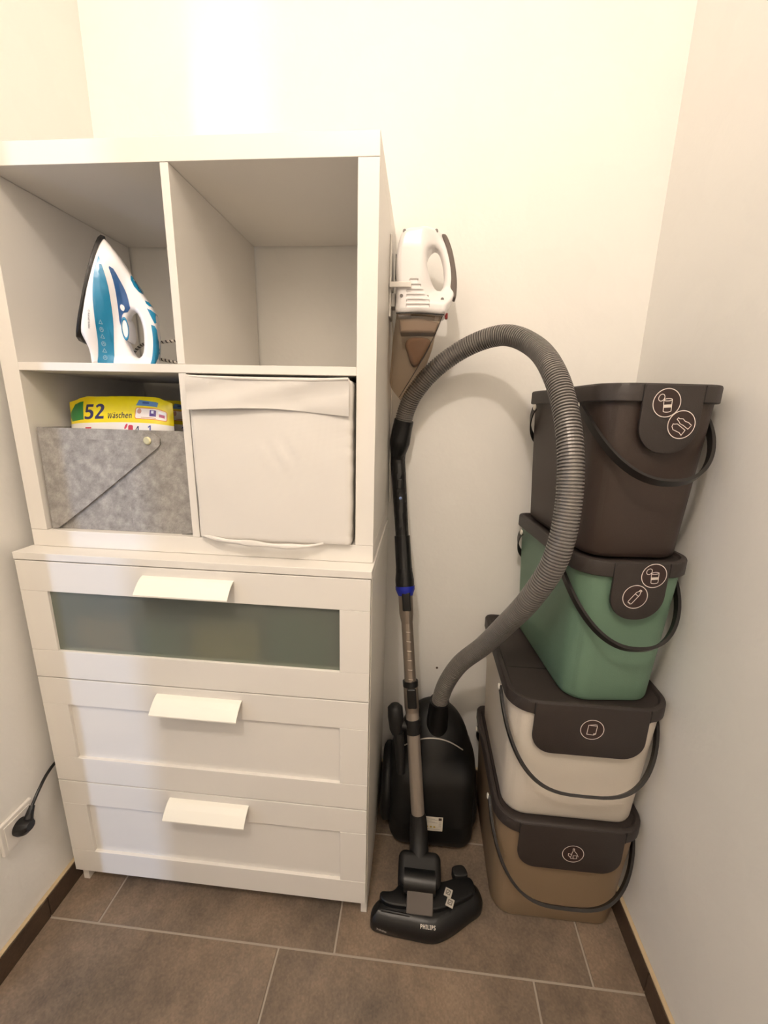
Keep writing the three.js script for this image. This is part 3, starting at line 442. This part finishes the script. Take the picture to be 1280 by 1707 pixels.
// ---------------------------------------------------------------- vacuum cleaner
{
  const t = thing('vacuum_cleaner', 'black canister vacuum cleaner with grey hose, upright wand and floor nozzle', 'vacuum cleaner', [0.945, 0, -0.29]);
  const O = [0.945, 0, -0.29], rel = (p) => [p[0] - O[0], p[1] - O[1], p[2] - O[2]];
  // canister, standing on its rear end against the wall
  const can = new THREE.Group(); can.name = 'canister'; t.add(can); can.userData.label = 'black canister body standing upright';
  const f = (x, y, z0) => { const F = 0.105 - 0.2 * Math.max(0, y - 0.1), K = -0.142, z = (z0 - (F + K) / 2) / ((F - K) / 2) * 0.118; let d = sdBox(x, y - 0.13, z, 0.125, 0.128, 0.118, 0.045); const k = Math.hypot(x / 0.118, (y - 0.215) / 0.19, z / 0.116) - 1; d = smin(d, k * 0.105, 0.035); return smax(d, -y + 0.002, 0.006); };
  mesh('shell', nets(f, [-0.15, -0.008, -0.16], [0.15, 0.43, 0.135], 0.0055), M.canister, can);
  const onShell = (x, y) => { let z = 0.13; for (let k = 0; k < 80 && f(x, y, z) > 0.0004; k++) z -= Math.max(0.0003, f(x, y, z) * 0.6); return z; };
  for (const sg of [-1, 1]) {
    const w = new THREE.Group(); w.name = 'wheel'; can.add(w); w.position.set(sg < 0 ? -0.135 : 0.114, 0.115, -0.03);
    mesh('tyre', (() => { const pr = [[0.0, -0.018], [0.095, -0.018], [0.108, -0.01], [0.11, 0], [0.108, 0.01], [0.095, 0.018], [0, 0.018]].map(([a, b]) => new THREE.Vector2(a, b)); const g = new THREE.LatheGeometry(pr, 40); g.rotateZ(Math.PI / 2); return g; })(), M.blackMatte, w);
    mesh('hub_cap', (() => { const g = new THREE.SphereGeometry(0.05, 24, 12); g.scale(0.2, 1, 1); g.translate(sg * 0.011, 0, 0); return g; })(), M.black, w);
  }
  { const pts = []; for (let i = 0; i <= 40; i++) { const x = lerp(-0.112, 0.085, i / 40), y = 0.338 - 0.075 * Math.pow(Math.abs(x - 0.0) / 0.11, 2.1); if (true) pts.push(V(x, y, onShell(x, y) + 0.0005)); } mesh('trim_line', sweep(pts, 0.0018, 8), std({ color: 0xd8d4cc, roughness: 0.3, metalness: 0.6 }), can).userData.label = 'thin silver trim line'; }
  { const map = canvasTex(256, 256, (c) => { c.fillStyle = '#cfc8ba'; c.fillRect(0, 0, 256, 256); c.fillStyle = '#6d665e'; for (let i = 0; i < 6; i++) c.fillRect(14, 20 + i * 16, 90 + 40 * ((i * 7) % 3), 4); c.fillStyle = '#3a2a26'; c.fillRect(196, 18, 44, 44); c.fillStyle = '#b59a4c'; for (const x of [36, 92, 140]) { c.beginPath(); c.arc(x, 176, 16, 0, 7); c.fill(); } c.fillStyle = '#6d665e'; for (let i = 0; i < 7; i++) c.fillRect(200, 80 + i * 14, 38, 3); c.fillRect(20, 220, 200, 5); });
    const y0 = 0.088, y1 = 0.134; mesh('rating_label', drape([[-0.02, y0], [0.032, y0], [0.032, y1], [-0.02, y1]], (u, v, l) => V(u, v, onShell(u, v) + l), 0.0006, 0, 3), std({ map, roughness: 0.5 }), can).userData.label = 'white printed rating label'; }
  // hose
  const hosePts = [[0.8125, 1.214, -0.399], [0.822, 1.262, -0.394], [0.843, 1.31, -0.383], [0.898, 1.374, -0.366], [0.979, 1.427, -0.338], [1.051, 1.4425, -0.292], [1.104, 1.41, -0.225], [1.128, 1.328, -0.105], [1.14, 1.215, -0.028], [1.142, 1.1, 0.0], [1.131, 0.998, 0.002], [1.106, 0.90, -0.035], [1.077, 0.795, -0.108], [1.046, 0.692, -0.185], [0.996, 0.596, -0.24], [0.965, 0.513, -0.262], [0.953, 0.44, -0.275], [0.951, 0.40, -0.282]];
  const hc = new THREE.CatmullRomCurve3(hosePts.map((p) => V(...rel(p))), false, 'centripetal'), len = hc.getLength(), per = 0.0062, nP = Math.round(len / per); const hp = []; const rr = [];
  for (let i = 0; i < nP; i++) for (const [o, r] of [[0, 0.0198], [0.12, 0.0236], [0.6, 0.0238], [0.74, 0.0198]]) { hp.push(hc.getPointAt(clamp((i + o) / nP))); rr.push(r); }
  mesh('hose', sweep(hp, (i) => rr[i], 26, true, 0.2), std({ color: 0x7f7a76, roughness: 0.36, metalness: 0.3 }), t).userData.label = 'grey corrugated suction hose';
  mesh('hose_cuff', cyl(rel([0.951, 0.345, -0.292]), rel([0.953, 0.455, -0.272]), 0.033, 0.028, 24), M.black, t);
  // wand: axis from the handle on the wall down to the nozzle
  const T0 = V(...rel([0.809, 1.073, -0.4])), B0 = V(...rel([0.9051, 0.16, -0.1544])), ax = B0.clone().sub(T0).normalize(), at = (y0) => { const y = y0 < 1.073 ? y0 + 0.04 * Math.pow((1.073 - y0) / 0.955, 1.8) : y0; return T0.clone().addScaledVector(ax, (1.073 - y) / -ax.y); };
  const tube = (ys, rs, mat, name, parent, n = 22) => mesh(name, sweep(ys.map((y) => at(y)), (i) => rs[i], n, true, 0.4), mat, parent);
  const wand = new THREE.Group(); wand.name = 'wand'; t.add(wand); wand.userData.label = 'telescopic metal wand';
  const metal = std({ color: 0x9b9085, roughness: 0.3, metalness: 0.75 });
  const metal2 = std({ color: 0x948a80, roughness: 0.42, metalness: 0.35 });
  tube([0.768, 0.70, 0.685, 0.675], [0.0205, 0.0205, 0.018, 0.0165], metal, 'upper_sleeve', wand);
  tube([0.69, 0.485], [0.0163, 0.0163], metal, 'inner_tube', wand);
  tube([0.512, 0.497], [0.0215, 0.0215], M.black, 'collar', wand);
  tube([0.498, 0.435, 0.42], [0.0205, 0.0205, 0.0175], metal, 'lower_sleeve', wand);
  tube([0.43, 0.118], [0.0185, 0.0185], metal2, 'lower_tube', wand);
  const front = (y, off) => at(y).add(V(0.002, 0.0, 0).addScaledVector(V(0, 0.2, 0.98), off));
  const button = (y0, y1, off, w) => { const g = new RoundedBoxGeometry(w, (y0 - y1), 0.012, 3, 0.005); const m = mesh('slide_button', g, M.black, wand); m.position.copy(front((y0 + y1) / 2, off)); m.rotation.x = -0.21; m.rotation.z = 0.1; return m; };
  button(0.765, 0.71, 0.0165, 0.024); button(0.497, 0.44, 0.0165, 0.026);
  for (let i = 0; i < 6; i++) { const g = new THREE.CapsuleGeometry(0.0014, 0.011, 4, 10); g.rotateZ(Math.PI / 2); const m = mesh('notch', g, metal, wand); m.position.copy(front(0.652 - i * 0.0262, 0.0160)); }
  // handle
  const hd = new THREE.Group(); hd.name = 'hose_handle'; t.add(hd); hd.userData.label = 'black bent hose handle';
  const hpts = [rel([0.818, 1.24, -0.396]), rel([0.8115, 1.205, -0.4]), rel([0.807, 1.172, -0.402])].map((p) => V(...p)).concat([1.13, 1.09, 1.03, 0.98, 0.93, 0.905].map((y) => at(y)));
  const hcv = new THREE.CatmullRomCurve3(hpts, false, 'centripetal').getSpacedPoints(60); const prof = (s) => s < 0.18 ? lerp(0.0265, 0.0285, s / 0.18) : s < 0.28 ? lerp(0.0285, 0.0215, (s - 0.18) / 0.1) : lerp(0.0215, 0.0185, (s - 0.28) / 0.72);
  mesh('grip', sweep(hcv, (i, s) => prof(s), 26, true, 0.5), M.black, hd);
  tube([0.918, 0.828, 0.826, 0.816], [0.022, 0.0228, 0.0235, 0.0235], M.black, 'connector', hd);
  tube([0.818, 0.795, 0.775], [0.0235, 0.0265, 0.0262], M.black, 'coupling', hd);
  tube([0.778, 0.768, 0.752], [0.0272, 0.0272, 0.0212], std({ color: 0x14259c, roughness: 0.4 }), 'lock_ring', hd).userData.label = 'royal blue locking ring';
  { const m = mesh('slider', new RoundedBoxGeometry(0.014, 0.03, 0.008, 3, 0.004), M.black, hd); m.position.copy(front(1.06, 0.019)); m.rotation.x = -0.2; const d = mesh('indicator', new THREE.SphereGeometry(0.0045, 16, 12), std({ color: 0x8fa6d8, roughness: 0.25 }), hd); d.position.copy(front(1.022, 0.0185)); }
  // accessory clipped to the wand
  const ac = new THREE.Group(); ac.name = 'accessory_tool'; t.add(ac); ac.userData.label = 'black crevice tool clipped to the wand';
  const a0 = at(0.40), aOff = V(-0.047, 0, 0.004);
  mesh('tool_head', sweep([0.445, 0.436, 0.41, 0.375, 0.36].map((y) => at(y).add(aOff)), (i) => [0.012, 0.021, 0.022, 0.019, 0.013][i], 18, true, 0.9), M.blackMatte, ac);
  mesh('tool_body', sweep([0.365, 0.31, 0.25].map((y) => at(y).add(aOff).add(V(0.006, 0, 0))), (i) => [0.0145, 0.0135, 0.011][i], 18, true, 0.9), M.blackMatte, ac);
  mesh('clip_ring', sweep([0.405, 0.365].map((y) => at(y)), 0.0215, 20), M.blackMatte, ac);
  mesh('clip_arm', sweep([at(0.385).add(aOff), at(0.383)], 0.012, 12), M.blackMatte, ac);
  // floor nozzle
  const nz = new THREE.Group(); nz.name = 'floor_nozzle'; t.add(nz); nz.userData.label = 'wide black floor nozzle';
  const plan = (pts) => pts.map(([x, z]) => [x - O[0], -(z - O[2])]);
  const slab = (pts, y0, h, b) => { const g = extr(plan(pts), h - 2 * b, b); g.rotateX(-Math.PI / 2); g.translate(0, y0 + b, 0); return toCreasedNormals(g, 0.5); };
  const basePts = smooth2([[0.793, -0.012], [0.795, 0.018], [0.83, 0.027], [0.89, 0.032], [0.955, 0.033], [1.0, 0.012], [1.04, -0.016], [1.073, -0.04], [1.08, -0.062], [1.067, -0.092], [1.03, -0.098], [0.985, -0.08], [0.96, -0.09], [0.87, -0.078], [0.85, -0.045], [0.81, -0.034]], 96);
  const insetRing = (d, y) => basePts.map((p, i) => { const a = basePts[(i + basePts.length - 2) % basePts.length], b = basePts[(i + 2) % basePts.length], tx = b[0] - a[0], tz = b[1] - a[1], l = Math.hypot(tx, tz); return [p[0] - tz / l * d * nsg - O[0], y, p[1] + tx / l * d * nsg - O[2]]; });
  const area = basePts.reduce((s, p, i) => { const q = basePts[(i + 1) % basePts.length]; return s + p[0] * q[1] - q[0] * p[1]; }, 0), nsg = area > 0 ? 1 : -1;
  const shellRings = [[0.004, 0.0012], [0.0005, 0.008], [0.001, 0.026], [0.005, 0.036], [0.0135, 0.046], [0.02, 0.0515], [0.026, 0.053]].map(([d, y]) => insetRing(d, y)); if (area > 0) shellRings.forEach((q) => q.reverse());
  mesh('base', loft(shellRings.map((q) => q.slice().reverse()), true, true, 0.6), M.black, nz);
  const hullPts = smooth2([[0.812, -0.02], [0.828, -0.006], [0.9, -0.002], [0.955, -0.004], [1.01, -0.025], [1.055, -0.055], [1.05, -0.085], [1.02, -0.086], [0.975, -0.07], [0.87, -0.06], [0.845, -0.035], [0.815, -0.03]], 80);
  mesh('hood', slab(hullPts, 0.044, 0.022, 0.006), M.black, nz);
  mesh('release_tab', slab(smooth2([[1.0, -0.1], [1.03, -0.108], [1.04, -0.085], [1.005, -0.08]], 20), 0.05, 0.026, 0.005), M.blackMatte, nz);
  const seg = (p, q, r, mat, name, n = 22) => mesh(name, cyl(rel(p), rel(q), r, r, n), mat, nz);
  mesh('swivel_housing', (() => { const g = new RoundedBoxGeometry(0.112, 0.085, 0.075, 4, 0.018); g.rotateX(0.35); g.translate(...rel([0.912, 0.068, -0.082])); return g; })(), M.blackMatte, nz);
  seg([0.872, 0.088, -0.045], [0.952, 0.088, -0.045], 0.026, M.black, 'swivel');
  mesh('swivel_plate', (() => { const g = new RoundedBoxGeometry(0.066, 0.05, 0.012, 3, 0.003); g.rotateX(-0.62); g.translate(...rel([0.914, 0.07, -0.012])); return g; })(), std({ color: 0x5d5650, roughness: 0.5 }), nz).userData.label = 'grey plate on the nozzle joint';
  mesh('neck', sweep([rel([0.9035, 0.176, -0.158]), rel([0.906, 0.15, -0.15]), rel([0.909, 0.112, -0.13]), rel([0.912, 0.085, -0.085])].map((p) => V(...p)), (i) => [0.021, 0.024, 0.026, 0.026][i], 20, true, 0.9), M.blackMatte, nz);
  const key = canvasTex(64, 64, (c) => { c.fillStyle = '#b9b2a6'; c.fillRect(0, 0, 64, 64); c.strokeStyle = '#4b443e'; c.lineWidth = 5; c.strokeRect(16, 16, 32, 32); c.beginPath(); c.moveTo(22, 42); c.lineTo(42, 22); c.stroke(); });
  for (const [x, z, y] of [[0.987, -0.042, 0.0668], [0.99, -0.02, 0.0662]]) { const m = mesh('pedal_symbol', new RoundedBoxGeometry(0.019, 0.003, 0.02, 2, 0.0012), std({ map: key, roughness: 0.5 }), nz); m.position.set(...rel([x, y, z])); m.rotation.y = -0.35; }
  mesh('shine_ridge', cyl(rel([0.818, 0.0525, 0.004]), rel([0.89, 0.0525, 0.009]), 0.0032, 0.0032, 12), M.black, nz);  // glossy bar added to the shape, standing in for a gleam on the nozzle
  const word = (s, w, h, font, p, ry, rx) => { const tx = canvasTex(512, 128, (c) => { c.clearRect(0, 0, 512, 128); c.fillStyle = '#d8d0c4'; c.font = font; c.textBaseline = 'middle'; c.textAlign = 'center'; c.fillText(s, 256, 66, 500); }); const m = mesh('lettering', new THREE.PlaneGeometry(w, h), std({ map: tx, transparent: true, roughness: 0.4 }), nz); m.position.set(...rel(p)); m.rotation.set(rx, ry, 0); };
  word('PHILIPS', 0.044, 0.0125, 'bold 118px sans-serif', [0.935, 0.0445, 0.0232], 0.0, -0.72); word('TriActive', 0.03, 0.010, 'italic bold 104px sans-serif', [0.8215, 0.0195, 0.0262], -0.2, 0);
}

// ---------------------------------------------------------------- recycling bins
{
  const plasticBump = dataTex(256, (x, y) => { const v = fbm(x * 120, y * 120, 120, 2, 31); return [v, v, v]; }, false, 9);
  const plastic = (c) => std({ color: c, roughness: 0.52, bumpMap: plasticBump, bumpScale: 0.00025 });
  const dark = plastic(0x2f2825), strapM = std({ color: 0x1b1715, roughness: 0.42 });
  // line icons on the round stickers
  const sticker = (draw) => canvasTex(256, 256, (c) => {
    c.clearRect(0, 0, 256, 256); c.fillStyle = '#33211d'; c.beginPath(); c.arc(128, 128, 122, 0, 7); c.fill(); c.strokeStyle = '#e9dfd6'; c.lineWidth = 7; c.beginPath(); c.arc(128, 128, 119, 0, 7); c.stroke(); c.lineJoin = 'round'; c.lineCap = 'round'; c.lineWidth = 6; draw(c);
  });
  const path = (c, p, close) => { c.beginPath(); p.forEach((q, i) => i ? c.lineTo(...q) : c.moveTo(...q)); if (close) c.closePath(); c.stroke(); };
  const icon = {
    tin: (c) => { c.beginPath(); c.ellipse(76, 86, 25, 30, 0.5, 0, 7); c.stroke(); c.save(); c.translate(138, 140); c.rotate(-0.08); c.beginPath(); c.ellipse(0, -38, 36, 10, 0, 0, 7); c.stroke(); path(c, [[-36, -38], [-34, 56]]); path(c, [[36, -38], [34, 56]]); c.beginPath(); c.ellipse(0, 56, 34, 10, 0, 0, Math.PI); c.stroke(); c.fillStyle = '#d9cfc4'; c.fillRect(-35, 2, 70, 26); c.restore(); },
    bottle: (c) => { c.save(); c.translate(128, 128); c.rotate(0.62); path(c, [[-10, -84], [10, -84], [10, -66], [22, -42], [22, 74], [10, 84], [0, 76], [-10, 84], [-22, 74], [-22, -42], [-10, -66]], true); path(c, [[-22, -24], [22, -24]]); path(c, [[-10, -70], [10, -70]]); c.restore(); },
    packs: (c) => { c.save(); c.translate(128, 128); c.rotate(-1.02); path(c, [[14, -62], [30, -62], [32, -44], [46, -20], [40, 10], [48, 40], [44, 78]]); path(c, [[14, -62], [10, -40], [0, -16], [4, 20], [2, 74], [36, 78]]); path(c, [[-56, -60], [-34, -66], [-28, -52], [-14, -34], [-18, 60], [-70, 60], [-62, 30], [-72, -34]], true); c.restore(); },
    paper: (c) => { c.save(); c.translate(128, 132); c.rotate(0.06); path(c, [[-46, -56], [44, -56], [44, 42], [26, 58], [-46, 58]], true); path(c, [[-34, -58], [20, -72], [40, -70]]); path(c, [[44, 40], [24, 40], [24, 58]]); c.restore(); },
    glass: (c) => { c.save(); c.translate(128, 128); path(c, [[-8, -78], [8, -78], [10, -46], [40, -10], [62, 36]]); path(c, [[-8, -78], [-4, -44], [-14, -8], [-16, 10]]); path(c, [[-52, -2], [-14, 10], [-18, 34], [-34, 44], [-50, 28]], true); path(c, [[-30, 44], [-18, 68], [6, 62]]); path(c, [[4, 24], [44, 20], [48, 62], [10, 70]], true); c.restore(); },
  };
  const stickM = {}; for (const k in icon) stickM[k] = std({ map: sticker(icon[k]), transparent: true, roughness: 0.4 });
  const rebuild = (W, D, r, y, n = 8) => rrect(W, D, r, n, r * 0.4).map(([a, b]) => [a, y, b]);
  const Hb = 0.333, D = 0.398;
  function bin(label, color, W, cx, y0, tab, stickers, turn = 0) {
    const t = thing('recycling_bin', label, 'recycling bin', [cx, y0, -0.026 - D / 2], 'stacked recycling bins'); t.rotation.y = turn;
    const pl = plastic(color), zf = D / 2;
    const bw = (s) => W - 0.038 + 0.02 * s, bd = (s) => D - 0.062 + 0.044 * s, sec = (s, r = 0.05) => rebuild(bw(s), bd(s), r, s * 0.312);
    const shift = (ring, s) => ring.map(([a, b, c]) => [a, b, c + 0.006 * (1 - s)]);
    const foot = rebuild(bw(0) - 0.012, bd(0) - 0.012, 0.044, 0.0).map(([a, b, c]) => [a, b, c + 0.006]), f2 = rebuild(bw(0) - 0.003, bd(0) - 0.003, 0.048, 0.003).map(([a, b, c]) => [a, b, c + 0.006]);
    mesh('body', loft([foot, f2, ...[0.03, 0.25, 0.5, 0.75, 1].map((s) => shift(sec(s), s))], true, true, 0.9), pl, t);
    const lidR = 0.062;
    const lid = mesh('lid', loft([rebuild(W - 0.004, D - 0.004, lidR - 0.002, 0.3005), rebuild(W, D, lidR, 0.3025), rebuild(W, D, lidR, 0.3285), rebuild(W - 0.003, D - 0.003, lidR - 0.002, 0.3318), rebuild(W - 0.008, D - 0.008, lidR - 0.004, Hb), rebuild(W - 0.022, D - 0.022, lidR - 0.011, Hb - 0.0004), rebuild(W - 0.03, D - 0.03, lidR - 0.014, Hb - 0.005), rebuild(W - 0.06, D - 0.06, lidR - 0.02, Hb - 0.006)], true, true, 0.75), dark, t);
    mesh('seam', bx(-W / 2 + 0.02, W / 2 - 0.02, Hb - 0.0062, Hb - 0.0052, zf - 0.135, zf - 0.132, 0), M.blackMatte, lid);
    // hanging tongue on the front
    const { w, h, r } = tab, pts = [[-w / 2, -0.012], [-w / 2, -h + r]]; for (let i = 1; i <= 10; i++) { const a = Math.PI + i / 10 * Math.PI / 2; pts.push([-w / 2 + r + r * Math.cos(a), -h + r + r * Math.sin(a)]); } for (let i = 0; i <= 10; i++) { const a = 1.5 * Math.PI + i / 10 * Math.PI / 2; pts.push([w / 2 - r + r * Math.cos(a), -h + r + r * Math.sin(a)]); } pts.push([w / 2, -0.012], [w / 2 - 0.004, -0.003], [-w / 2 + 0.004, -0.003]);
    const tg = extr(pts, 0.0035, 0.0012); tg.translate(0, Hb, zf - 0.0035); const tongue = mesh('tongue', metric(toCreasedNormals(tg, 0.5)), dark, lid);
    for (const sg of [-1, 1]) mesh('notch', bx(sg * (w / 2 + 0.0012) - 0.0009, sg * (w / 2 + 0.0012) + 0.0009, 0.302, 0.3305, zf - 0.002, zf + 0.0004, 0), M.blackMatte, lid);
    for (const [k, sx, sy, sr] of stickers) { const m = mesh('sticker', new THREE.CircleGeometry(sr, 40), stickM[k], lid); m.position.set(sx, sy - y0, zf + 0.0016 + (sy > 1.28 ? 0 : 0.0002)); m.userData.label = 'round sticker with a white line drawing'; }
    // two strap handles with rivets
    const yr = 0.292, zr = zf - 0.1, drop = tab.drop;
    const loop = (z0, z1, d, bulge, pw) => { const o = []; for (let i = 0; i <= 44; i++) { const a = i / 44 * Math.PI, s = Math.sin(a), c = Math.cos(a); o.push(V(-(W / 2 + 0.0015 + bulge * Math.pow(s, 0.6) * Math.abs(c)) * Math.sign(c) * Math.pow(Math.abs(c), pw), yr - d * Math.pow(s, 1.15), lerp(z0, z1, Math.pow(s, 0.85)))); } return o; };
    mesh('strap_handle', strap(loop(zr, zf + 0.03, drop, 0.0, tab.pw), V(0, 0.72, 0.69), 0.015, 0.0062), strapM, t);
    const zrb = -zf + 0.062; mesh('strap_handle', strap(loop(zrb, -zf - 0.002, drop * 0.8, tab.bulge, 0.5), V(0, 0.95, -0.3), 0.017, 0.003), strapM, t);
    for (const sg of [-1, 1]) for (const z of [zr, zrb]) { const m = mesh('rivet', new THREE.SphereGeometry(0.0078, 16, 10), M.rivet, t); m.scale.set(0.45, 1, 1); m.position.set(sg * (W / 2 + 0.0042), yr, z); }
    return t;
  }
  const big = { w: 0.238, h: 0.128, r: 0.045, drop: 0.165, bulge: 0.0, pw: 0.62 }, small = { w: 0.108, h: 0.122, r: 0.05, drop: 0.13, bulge: 0.008, pw: 0.85 };
  const xb = 1.2585, xs = 1.287;
  bin('taupe brown recycling bin on the floor, bottom of the stack', 0x8a755c, 0.346, xb, 0.0006, big, [['glass', 0.008, 0.258, 0.026]]);
  bin('cream white recycling bin with a paper symbol, second from the floor', 0xd6cdbf, 0.346, xb, 0.3288, big, [['paper', 0.004, 0.604, 0.026]]);
  bin('green recycling bin standing on the cream one', 0x66826d, 0.235, xs, 0.6570, small, [['tin', 0.024, 0.963, 0.0262], ['bottle', -0.006, 0.918, 0.0262]], 0.1);
  bin('dark brown recycling bin on top of the stack', 0x372b25, 0.235, xs, 0.9852 + 0.004, small, [['tin', -0.012, 1.289, 0.0262], ['packs', 0.021, 1.252, 0.0262]], 0.1);
}

// ---------------------------------------------------------------- socket and plug
{
  const s = thing('wall_socket', 'white wall socket plate low on the wall', 'socket', [XL, 0.315, 0.094]);
  mesh('plate', bx(0.0003, 0.009, -0.04, 0.04, -0.04, 0.04, 0.003, 2), M.white, s);
  mesh('insert', bx(0.009, 0.0115, -0.031, 0.031, -0.031, 0.031, 0.001), M.white, s);
  const p = thing('power_plug', 'black mains plug with its cable running behind the drawer chest', 'plug', [XL + 0.0116, 0.317, 0.094]);
  mesh('plug_body', loft([[0.0, 0.0185, 0], [0.009, 0.0195, 0], [0.02, 0.017, 0.002], [0.029, 0.011, 0.006]].map(([x, r, dy]) => circle(0, 0, r, 22).map(([a, b]) => [x, b + dy, a])), true, true, 0.7), M.black, p);
  mesh('strain_relief', sweep(curve([[0.017, 0.004, -0.003], [0.016, 0.02, -0.012], [0.014, 0.034, -0.024]], 12), (i, q) => lerp(0.011, 0.0055, q), 14), M.black, p);
  mesh('cable', sweep(curve([[0.014, 0.033, -0.023], [0.011, 0.052, -0.048], [0.004, 0.066, -0.083], [0.0005, 0.07, -0.12], [0.0, 0.05, -0.2], [0.0, -0.05, -0.32], [0.0, -0.22, -0.42]], 60), 0.0036, 10), M.black, p);
}
renderer.render(scene, camera);
